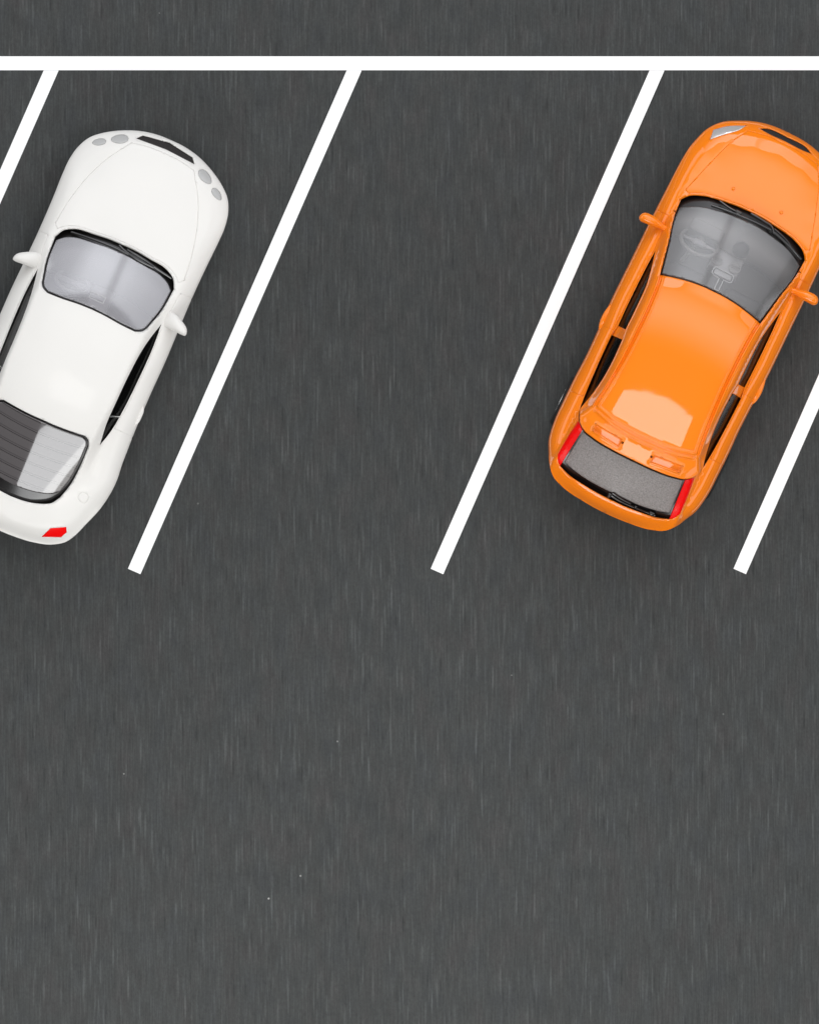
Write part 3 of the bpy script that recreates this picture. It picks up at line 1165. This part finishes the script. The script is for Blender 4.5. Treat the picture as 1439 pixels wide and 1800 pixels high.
    d1 = cat(lin([(D1, 128), (-44, 125.6)], 5), crom([(-44, 125.6), (-110, 127), (-150, 127), (D2, 127.5)], 5), lin([(D2, 127.5), (D2, 170)], 5), lin([(D2, 170), (D1, 170)], 20), lin([(D1, 170), (D1, 128)], 5))[:-1]
    d2 = cat(crom([(D2, 127.7), (-280, 126.8), (D3, 124.5)], 5), lin([(D3, 124.5), (D3, 170)], 5), lin([(D3, 170), (D2, 170)], 20), lin([(D2, 170), (D2, 127.7)], 5))[:-1]

    edge_ = roof
    S.region('roof', roof, zroof, 2.6, 14, M['orange'])
    wsz = sheet(lambda P: smin(T(P), side(P), 8), wsg)
    S.region('windscreen', wsg, lambda P: wsz(P) - 3.0, 1.5, 4, M['ws_orange'])
    S.region('window_seal', ws, lambda P: np.minimum(smin(T(P), side(P), 8), wsz(P)) - 8.0, 0, 3, M['black'])
    S.region('side_window', fw, lambda P: green(P) - 5, 0.8, 2, M['side_glass'], True)
    S.region('side_window', rw, lambda P: smin(T(P), side(P), 10) - 5, 0.8, 2, M['side_glass'], True)
    S.region('door_pillar', bp, lambda P: smin(T(P), side(P), 10) - 4, 1.0, 4, M['orange'], True)
    S.region('tail_light', tl, lambda P: green(P) - 0.5, 1.5, 4, M['red'], True)
    S.region('rear_window', rgg, lambda P: Tr(P) - 4 - 0.0006 * P[:, 1]**2, 2.0, 5, M['rear_orange'])
    S.region('window_seal', rgo, lambda P: Tr(P) - 10, 0, 3, M['black_gloss'])
    S.region('headlight', head, lambda P: zbody(P) - 0.8, 1.5, 4, M['lamp_silver'], True)
    S.region('grille', gri, lambda P: zbody(P) - 3.0, 0, 3, M['grille'])
    S.region('bonnet', hood, zbody, 0.9, 5, M['orange'])
    S.region('door', d1, zbody, 0.6, 5, M['orange'], True)
    S.region('door', d2, zbody, 0.6, 5, M['orange'], True)
    di = [i for i, r in enumerate(S.regions) if r['name'] == 'door']
    ua, ub, RW = 140.0, -345.0, 52.0

    def zbot(u):
        z = 34.0
        for uc in (ua, ub):
            if abs(u - uc) < RW:
                z = max(z, 47 + math.sqrt(RW**2 - (u - uc)**2))
        return z
    S.build(Rr, M['orange'], ze, zbot, lambda u: 9 + 10 * max(0, (u - 180) / 70) + 8 * max(0, (-440 - u) / 55), [(di[0], D1, D2), (di[1], D2, D3)])

    # seams share the same u, so the rear door starts where the front door ends
    for s in (1, -1):
        rows = [(116, -1, 139, 6, 7), (124, -1, 141, 5.5, 6.5), (132, -0.5, 144, 5.5, 6.5), (140, 0, 147, 7.4, 9), (150, 0.5, 148, 9, 11), (160, 0.3, 148, 9.4, 11), (166, -0.5, 148, 8.6, 10), (169.5, -1, 148, 6.2, 7), (171.3, -1.5, 148, 3, 4), (171.8, -1.8, 148, 1, 1.2)]
        solid('wing_mirror', sweep([(s * a, b, c, d, e) for a, b, c, d, e in rows]), M['orange'], root)
    doors = S.objs['door']
    for o, s, u0 in ((doors[0], 1, -184), (doors[1], -1, -184)):
        hv = [(u0 - 25, s * 146, 121, 2), (u0 - 20, s * 147, 121.5, 4), (u0 - 10, s * 148, 122, 5.4), (u0 + 4, s * 148.3, 122, 5.6), (u0 + 16, s * 147.5, 122, 4.6), (u0 + 25, s * 147, 121.5, 3)]
        hc = crom(hv, 3)
        solid('handle', tube([tuple(p[:3]) for p in hc], [float(p[3]) for p in hc], 12), M['orange'], o)
    for s in (1, -1):
        for u in (ua, ub):
            wheel(root, u, s * (112 if u > 0 else 136), s)
    chassis(root, OL, 18, 60, 13)
    hz = lambda P: zbody(P)
    for (u, v) in ((114, -47), (113.5, 47)):
        z = zbody(np.array([[u, abs(v)]]))[0]
        f = shrink(z)
        solid('washer_nozzle', lathe([(3.6, -1.5), (3.3, 0.6), (2.2, 2.2), (0.8, 3.0), (0.01, 3.1)], (u * f, v * f, z), 'z', 16), M['orange'], root)
    Tz = lambda P: np.maximum(wsz(P), T(np.abs(P) * [0, 1] + P * [1, 0]) - 4)

    def loc_(px, py):
        a = math.radians(26.0)
        return ((px - 1280) * math.sin(a) - (py - 455) * math.cos(a), (px - 1280) * math.cos(a) + (py - 455) * math.sin(a))
    w1 = [loc_(*p) for p in ((1249, 361.5), (1275, 371), (1301, 381.5), (1330, 394), (1353, 405.5))]
    a1 = [loc_(*p) for p in ((1264, 354), (1280, 366), (1300, 377))]
    w2 = [loc_(*p) for p in ((1356, 407.5), (1374, 422), (1392, 439), (1407, 456))]
    a2 = [loc_(*p) for p in ((1318, 376), (1340, 389), (1355, 400), (1358, 412))]
    b2 = [loc_(*p) for p in ((1359, 403), (1372, 414), (1384, 427), (1390, 437))]
    solid('wiper', join(tube(onsurf(w1, Tz, 0.2), 2.4, 8), tube(onsurf(a1, Tz, 0.5), [2.6] * 20, 8) if False else tube(onsurf(a1, Tz, 0.5), 2.0, 8), rbox(tuple(onsurf([loc_(1296, 375), loc_(1304, 380)], Tz, 1.5)[0]), (8, 12, 4), 1.4, 2)), M['black_gloss'], root)
    solid('wiper', join(tube(onsurf(w2, Tz, 0.2), 2.2, 8), tube(onsurf(a2, Tz, 0.6), 2.2, 8), tube(onsurf(b2, Tz, 0.3), 1.8, 8)), M['black_gloss'], root)
    Trz = lambda P: Tr(np.abs(P) * [0, 1] + P * [1, 0])
    rwp = [(-463, -8), (-465.5, 10), (-465.5, 30), (-464.5, 55), (-462, 82)]
    solid('wiper', join(tube(onsurf(rwp, Trz, -4), 2.6, 8), tube(onsurf([(-459.5, -3), (-461.5, 14), (-462, 34)], Trz, -2), 2.2, 8), rbox((-460, -6, Tr(np.array([[-462., 6.]]))[0] - 4), (9, 7, 6), 2, 2), rbox((-464 * shrink(135), 44, Tr(np.array([[-464., 44.]]))[0] - 3), (6, 5, 5), 1.5, 2), rbox((-462 * shrink(135), 74, Tr(np.array([[-462., 74.]]))[0] - 2), (7, 10, 5), 1.5, 2)), M['black_gloss'], root)
    # cabin
    cabin = bpy.data.objects.new('interior', None)
    COL.objects.link(cabin)
    cabin.parent = root
    solid('floor_tub', rbox((-150, 0, 66), (470, 218, 10), 3), M['trim_dark'], cabin)
    # dashboard: shaped top
    du = [(84, 104), (78, 118), (62, 130), (40, 134), (24, 131), (14, 122), (10, 104), (14, 82)]
    V, Fc = [], []
    vs = np.linspace(-112, 112, 33)
    for v in vs:
        k = 1 - 0.10 * (v / 112)**2
        bul = 7 * math.exp(-((v + 58) / 30)**2) + 3 * math.exp(-(v / 26)**2)
        for (u, z) in du:
            V.append((u * k - 0.0012 * v * v + (-(4 if z < 125 else 0) * math.exp(-((v - 5) / 30)**2)), v, z + (bul if z > 120 else 0) - 0.0008 * v * v))
    nd = len(du)
    for i in range(len(vs) - 1):
        for j in range(nd - 1):
            Fc.append((i * nd + j, (i + 1) * nd + j, (i + 1) * nd + j + 1, i * nd + j + 1))
    solid('dashboard', (V, Fc), M['trim_grey'], cabin)
    solid('instrument_hood', rbox((28, -56, 139), (24, 62, 12), 5.5, 4, 8), M['trim_grey'], cabin)
    solid('dashboard_dome', lathe([(15, -4), (14, 3), (10, 8), (5, 10.5), (0.01, 11)], (24, 12, 134), 'z', 28), M['trim_dark'], cabin)
    solid('centre_console', rbox((-8, 0, 112), (46, 54, 26), 5, 3, 24), M['trim_pale'], cabin)
    for v in (-17, 17):
        solid('air_vent', join(torus((-10, v, 128), 9.5, 1.6, 24), lathe([(9, -1), (0.01, 0.5)], (-10, v, 127), 'z', 24), *[rbox((-10 + d, v, 129), (1.4, 16, 1.6), 0.4, 1, 24) for d in (-4, 0, 4)]), M['trim_grey'], cabin)
    sw = bpy.data.objects.new('steering_wheel', None)
    COL.objects.link(sw)
    sw.parent = cabin
    solid('wheel_ring', torus((2, -58, 139), 34, 3.6, 52), M['trim_grey'], sw)
    solid('wheel_hub', join(rbox((2, -58, 138), (14, 22, 8), 3, 3, 52), rbox((2, -58, 138), (6, 64, 4), 1.5, 2, 52)), M['trim_pale'], sw)
    solid('steering_column', tube([(6, -58, 132), (36, -58, 112)], 6, 12), M['trim_grey'], cabin)
    solid('column_stalk', tube([(-8, -64, 122), (-38, -72, 108)], 3.4, 10), M['trim_grey'], cabin)
    for v in (-56, 56):
        solid('seat', join(rbox((-90, v, 92), (96, 76, 30), 12, 4, 4), rbox((-152, v, 138), (26, 74, 100), 11, 4, -16), rbox((-168, v, 192), (16, 40, 22), 7, 3, -10)), M['trim_dark'], cabin)
    solid('rear_seat', join(rbox((-250, 0, 92), (90, 200, 30), 12, 4), rbox((-310, 0, 134), (26, 200, 86), 11, 4, -14)), M['trim_dark'], cabin)
    # rear-view mirror moulded against the screen
    f = 0.985
    zc = T(np.array([[-33., 2.]]))[0] - 7
    outl = [(-26, -16), (-26, 17), (-30, 20), (-38, 20), (-41, 17), (-41, 6), (-62, 6), (-62, -2), (-41, -2), (-41, -13), (-37, -18), (-30, -18), (-26, -16)]
    pth = [(u, v, wsz(np.array([[u, abs(v)]], float))[0] - 2.0) for u, v in lin(outl, 4)]
    mr = solid('rear_view_mirror', join(tube(pth, 0.6, 6), rbox((-33.5, 1.2, zc), (11, 33, 5), 2, 2, 30)), M['edge_clear'], cabin)
    return root


# ------------------------------------------------------------------ white coupe
def white_car():
    loc, rz = place(177.2, 517.8, 140, 23.9)
    root = empty('toy_car', loc, rz, 'white toy coupe with four round grey headlamps and black grille', 'toy car', 'toy cars parked in the angled bays')
    ol = [(299, 0), (298.5, 20), (294, 48), (279, 87), (262, 114.5), (246, 132), (221, 144.5), (198, 149), (165, 149.5), (130, 148), (60, 147), (0, 148), (-58, 149.5), (-126, 149), (-200, 150.5), (-258, 154), (-288, 157), (-320, 155), (-345, 150), (-380, 138), (-402, 130), (-420, 120), (-436, 98), (-446, 65), (-450, 30), (-451, 0)]
    D1, D2 = 59.0, -205.0
    OL = insert_u(crom(ol, 5), [D1, D2])
    S = Shell(OL, root)
    deck = tps([(299, 0, 104), (262, 0, 117), (200, 0, 130), (140, 0, 138), (100, 0, 143), (262, 55, 114), (200, 60, 129), (140, 62, 137), (95, 60, 141),
                (258, 85, 110), (230, 95, 116), (180, 106, 124), (125, 119, 131), (80, 124, 136), (220, 118, 113), (170, 130, 121), (60, 134, 134),
                (200, 147, 108), (130, 147, 118), (60, 147, 124), (0, 128, 141), (0, 149, 128), (-100, 127, 143), (-100, 149, 130), (-200, 127, 145), (-200, 150, 132), (-270, 126, 147), (-285, 156, 136), (-320, 125, 146),
                (-300, 110, 147), (-345, 108, 146), (-395, 0, 143), (-400, 60, 142), (-400, 105, 137), (-451, 0, 130), (-440, 80, 126), (-350, 145, 130), (-410, 120, 126),
                (0, 0, 140), (-100, 0, 140), (-200, 0, 140), (-300, 0, 140)])
    T = tps([(95, 0, 144), (90, 55, 142), (76, 105, 136), (61, 115, 136), (32, 0, 176), (30, 60, 172), (22, 102, 160), (-31, 0, 200), (-35, 60, 197), (-34, 92, 189),
             (-100, 0, 210), (-100, 60, 207), (-100, 100, 197), (-170, 0, 210), (-170, 60, 207), (-170, 100, 197), (-243, 0, 199), (-241, 60, 196), (-240, 88, 189), (-315, 0, 173), (-310, 60, 169), (-303, 90, 160),
             (-388, 0, 144), (-380, 55, 143), (-346, 86, 145), (140, 0, 112), (140, 90, 108), (-440, 0, 118), (-430, 90, 112)])
    vb = interp([(120, 126), (60, 124.5), (-2, 120), (-47, 123), (-123, 122), (-172, 120.5), (-243, 112), (-300, 108), (-350, 104), (-420, 92)])
    zb = interp([(120, 122), (60, 136), (-2, 141), (-123, 144), (-172, 145), (-243, 147), (-300, 148), (-350, 147), (-420, 132)])
    sl = interp([(120, 2.0), (60, 2.0), (0, 2.2), (-60, 2.6), (-170, 2.6), (-243, 2.3), (-300, 1.1), (-350, 0.7), (-420, 0.6)])
    ze = interp([(299, 74), (260, 84), (200, 92), (100, 100), (-100, 106), (-300, 108), (-400, 102), (-451, 92)])
    Rr = interp([(299, 34), (240, 34), (180, 28), (60, 26), (-200, 26), (-290, 28), (-400, 30), (-451, 34)])

    def lower(P):
        d = dist_poly(P, OL)
        R = Rr(P[:, 0])
        b = deck(P)
        s = np.clip(d / R, 0, 1)
        e = 1 - np.sqrt(np.maximum(0, 1 - (1 - s)**2))
        return b - (b - ze(P[:, 0])) * e

    def side(P):
        return zb(P[:, 0]) + sl(P[:, 0]) * (vb(P[:, 0]) - np.abs(P[:, 1]))

    def green(P):
        g = smin(T(P), side(P), 10)
        return np.where(P[:, 0] > 102, -50, g)

    def zbody(P):
        return smax(lower(P), green(P), 6)
    S.zbody = zbody
    wsf = crom([(95, 0), (94.5, 25), (92, 50), (87, 88), (77, 105), (61, 114)], 4)
    ws = cat(wsf, crom([(61, 114), (20, 111), (-22, 101)], 5), crom([(-22, 101), (-30, 96), (-36, 84)], 3), crom([(-36, 84), (-35, 57), (-32, 25), (-31, 0)], 5))
    wsg = cat(crom([(82, 0), (81, 25), (78, 50), (73, 84), (66, 99), (56, 110)], 4), crom([(56, 110), (20, 107.8), (-19, 98.3)], 5), crom([(-19, 98.3), (-27, 93.5), (-32.5, 83)], 3), crom([(-32.5, 83), (-31.7, 57), (-28.8, 25), (-27.8, 0)], 5))
    swt = crom([(-4, 119), (-28, 113.5), (-60, 108.5), (-115, 105), (-167, 104), (-204, 103.5), (-243, 107)], 5)
    swo = crom([(-243, 107), (-215, 114), (-172, 119), (-123, 121.2), (-47, 121.8), (-4, 119)], 5)
    sw_ = cat(swt, swo)[:-1]
    rg = cat(crom([(-243, 0), (-243, 25), (-240.5, 60), (-238.5, 78)], 4), crom([(-238.5, 78), (-243, 87), (-253, 91)], 3), crom([(-253, 91), (-290, 91), (-330, 87), (-355, 80)], 4), crom([(-355, 80), (-370, 70), (-380, 50), (-386, 25), (-388, 0)], 4))
    rgg = cat(crom([(-246.5, 0), (-246.5, 25), (-244, 60), (-242.5, 76)], 4), crom([(-242.5, 76), (-246, 83.5), (-254, 87)], 3), crom([(-254, 87), (-290, 86.6), (-325, 82), (-345, 76)], 4), crom([(-345, 76), (-355, 64), (-362, 45), (-366, 25), (-368, 0)], 4))
    hood = cat(crom([(273, 0), (271, 35), (266, 60)], 4), crom([(266, 60), (220, 89), (130, 118), (82, 124)], 5), lin([(82, 124), (75, 116)], 3), crom([(75, 116), (83, 108), (92, 90), (97, 50), (99.5, 25), (100, 0)], 4))

    def ell(cu, cv, a, b, ang, n=26):
        t = np.linspace(0, 2 * math.pi, n, endpoint=False)
        ca, sa = math.cos(math.radians(ang)), math.sin(math.radians(ang))
        x, y = a * np.cos(t), b * np.sin(t) * (1 - 0.12 * np.cos(t))
        return np.stack([cu + x * ca - y * sa, cv + x * sa + y * ca], 1)
    hi = ell(264, 82, 15.5, 8.0, 117)
    ho = ell(244.5, 113, 12.5, 6.2, 121)
    gri = cat(lin([(293, 0), (286, 47)], 4), lin([(286, 47), (276.5, 56)], 4), lin([(276.5, 56), (280, 0)], 4))
    tl = np.array(cat(lin([(-431, 77), (-411, 86)], 3), lin([(-411, 86), (-398, 110)], 3), lin([(-398, 110), (-406, 114)], 3), lin([(-406, 114), (-418, 108)], 3), lin([(-418, 108), (-431, 77)], 3)))[:-1]
    d1 = cat(lin([(D1, 127), (-4, 122)], 5), crom([(-4, 122), (-47, 124.3), (-123, 123.7), (-172, 121.5), (D2, 118)], 5), lin([(D2, 118), (D2, 170)], 5), lin([(D2, 170), (D1, 170)], 20), lin([(D1, 170), (D1, 127)], 5))[:-1]
    roof = cat(crom([(-36, 84), (-35, 57), (-32, 25), (-31, 0)], 5)[::-1], lin([(-36, 84), (-60, 108.5)], 4), swt[[i for i in range(len(swt)) if abs(swt[i, 0] + 60) < 0.01][0]:[i for i in range(len(swt)) if abs(swt[i, 0] + 204) < 0.01][0] + 1], lin([(-204, 103.5), (-238.5, 78)], 4), crom([(-243, 0), (-243, 25), (-240.5, 60), (-238.5, 78)], 4)[::-1])
    cap = ell(-338, 117, 8.5, 8.5, 0)
    S.joints += [lin([(-36, 84), (-60, 108.5)], 4), lin([(-204, 103.5), (-238.5, 78)], 4)]

    S.region('roof', roof, zbody, 1.5, 6, M['white'])
    wsz = sheet(lambda P: smin(T(P), side(P), 8), wsg)
    rgz = sheet(T, rgg)
    S.region('windscreen', wsg, lambda P: wsz(P) - 2.5, 1.5, 4, M['ws_white'])
    S.region('window_seal', ws, lambda P: np.minimum(smin(T(P), side(P), 8), wsz(P)) - 7, 0, 3, M['black'])
    S.region('side_window', sw_, lambda P: green(P) - 5, 0.8, 2, M['side_glass'], True)
    S.region('rear_window', rgg, lambda P: rgz(P) - 2.5, 1.8, 4, M['rear_white'])
    S.region('window_seal', rg, lambda P: np.minimum(T(P), rgz(P)) - 7, 0, 3, M['black_gloss'])
    S.region('headlight', hi, lambda P: zbody(P) + 1.2, 2.6, 4, M['lamp_grey'], True)
    S.region('headlight', ho, lambda P: zbody(P) + 1.2, 2.4, 4, M['lamp_grey'], True)
    S.region('grille', gri, lambda P: zbody(P) - 3, 0, 3, M['grille'])
    S.region('tail_light', tl, lambda P: zbody(P) + 0.5, 1.5, 4, M['red'], True)
    S.region('fuel_cap', cap, lambda P: zbody(P), 0.6, 3, M['white'], True)
    S.region('bonnet', hood, zbody, 1.3, 5, M['white'])
    S.region('door', d1, zbody, 1.0, 5, M['white'], True)
    di = [i for i, r in enumerate(S.regions) if r['name'] == 'door']
    ua, ub, RW = 196.0, -290.0, 52.0

    def zbot(u):
        z = 32.0
        for uc in (ua, ub):
            if abs(u - uc) < RW:
                z = max(z, 46 + math.sqrt(RW**2 - (u - uc)**2))
        return z
    S.build(Rr, M['white'], ze, zbot, lambda u: 9 + 12 * max(0, (u - 210) / 90) + 10 * max(0, (-380 - u) / 70), [(di[0], D1, D2)])
    for s in (1, -1):
        rows = [(117, 6, 137, 10, 5), (122, 8, 139, 13.5, 7), (130, 8, 142, 14, 9), (138, 7, 143.5, 13, 10.5), (146, 4.8, 144, 11.5, 11), (153, 2.6, 144, 9.8, 10), (158, 0.8, 144, 8.2, 9), (161.5, -0.8, 144, 6.2, 7), (163.5, -2.2, 144, 3.8, 4.5), (164.3, -3, 144, 1.2, 1.5)]
        solid('wing_mirror', sweep([(s * a, b, c, d, e) for a, b, c, d, e in rows]), M['white'], root)
    doors = S.objs['door']
    for o, s in ((doors[0], 1), (doors[1], -1)):
        hv = [(-184, s * 145, 117, 1.5), (-178, s * 146, 117, 3.5), (-166, s * 146.4, 117, 4.2), (-154, s * 146, 117, 3.5), (-148, s * 145, 117, 1.5)]
        hc = crom(hv, 3)
        solid('handle', tube([tuple(p[:3]) for p in hc], [float(p[3]) for p in hc], 12), M['white'], o)
    for s in (1, -1):
        wheel(root, ua, s * 105, s, 46)
        wheel(root, ub, s * 133, s, 46)
    chassis(root, OL, 18, 58, 13)
    Tz = lambda P: np.maximum(wsz(P), T(np.abs(P) * [0, 1] + P * [1, 0]) - 4)

    def loc_(px, py):
        a = math.radians(23.9)
        return ((px - 175) * math.sin(a) - (py - 517) * math.cos(a), (px - 175) * math.cos(a) + (py - 517) * math.sin(a))
    w1 = [loc_(*p) for p in ((123, 407), (150, 416), (185, 429), (226, 447))]
    a1 = [loc_(*p) for p in ((208, 431), (216, 439), (226, 446))]
    w2 = [loc_(*p) for p in ((222, 439), (250, 455), (276, 473), (299, 488))]
    a2 = [loc_(*p) for p in ((224, 446), (246, 459), (268, 470))]
    solid('wiper', join(tube(onsurf(w1, Tz, 0.0), 2.3, 8), tube(onsurf(a1, Tz, 0.5), 2.0, 8)), M['black_gloss'], root)
    solid('wiper', join(tube(onsurf(w2, Tz, 0.0), 2.2, 8), tube(onsurf(a2, Tz, 0.3), 2.0, 8)), M['black_gloss'], root)
    for s in (1, -1):
        p = [(-188, s * 101 * 0.985, 181), (-184, s * 111 * 0.985, 163), (-181, s * 118.5 * 0.985, 146)]
        solid('quarter_window_strip', tube(p, 1.8, 8), M['chrome'], root)
    cabin = bpy.data.objects.new('interior', None)
    COL.objects.link(cabin)
    cabin.parent = root
    solid('floor_tub', rbox((-130, 0, 64), (440, 206, 10), 3), M['trim_dark'], cabin)
    du = [(88, 100), (82, 116), (66, 126), (44, 130), (26, 126), (16, 116), (14, 98), (18, 80)]
    V, Fc = [], []
    vs = np.linspace(-106, 106, 33)
    for v in vs:
        k = 1 - 0.12 * (v / 106)**2
        bul = 6 * math.exp(-((v + 54) / 30)**2)
        for (u, z) in du:
            V.append((u * k - 0.0012 * v * v, v, z + (bul if z > 115 else 0) - 0.0008 * v * v))
    nd = len(du)
    for i in range(len(vs) - 1):
        for j in range(nd - 1):
            Fc.append((i * nd + j, (i + 1) * nd + j, (i + 1) * nd + j + 1, i * nd + j + 1))
    solid('dashboard', (V, Fc), M['trim_pale'], cabin)
    solid('steering_wheel', join(torus((0, -54, 132), 30, 3.2, 56), rbox((0, -54, 131), (12, 56, 5), 2, 2, 56)), M['trim_pale'], cabin)
    solid('centre_console', rbox((-40, 0, 96), (110, 40, 20), 5, 3, 8), M['trim_pale'], cabin)
    for v in (-54, 54):
        solid('seat', join(rbox((-84, v, 90), (92, 72, 28), 12, 4, 4), rbox((-142, v, 130), (24, 70, 84), 11, 4, -18)), M['trim_pale'], cabin)
    solid('rear_seat', join(rbox((-215, 0, 92), (70, 180, 28), 12, 4), rbox((-262, 0, 124), (24, 180, 60), 10, 4, -20)), M['trim_dark'], cabin)
    outl = [(-2, -13), (-2, 13), (-13, 13), (-13, 6), (-13, -13), (-2, -13)]
    pth = [(u, v, wsz(np.array([[u, abs(v)]], float))[0] - 2.0) for u, v in lin(outl, 4)]
    zc = T(np.array([[-8., 0.]]))[0] - 7
    solid('rear_view_mirror', join(tube(pth, 0.6, 6), rbox((-8, 0, zc), (9, 26, 5), 2, 2, 25)), M['edge_clear'], cabin)
    return root


orange_car()
white_car()
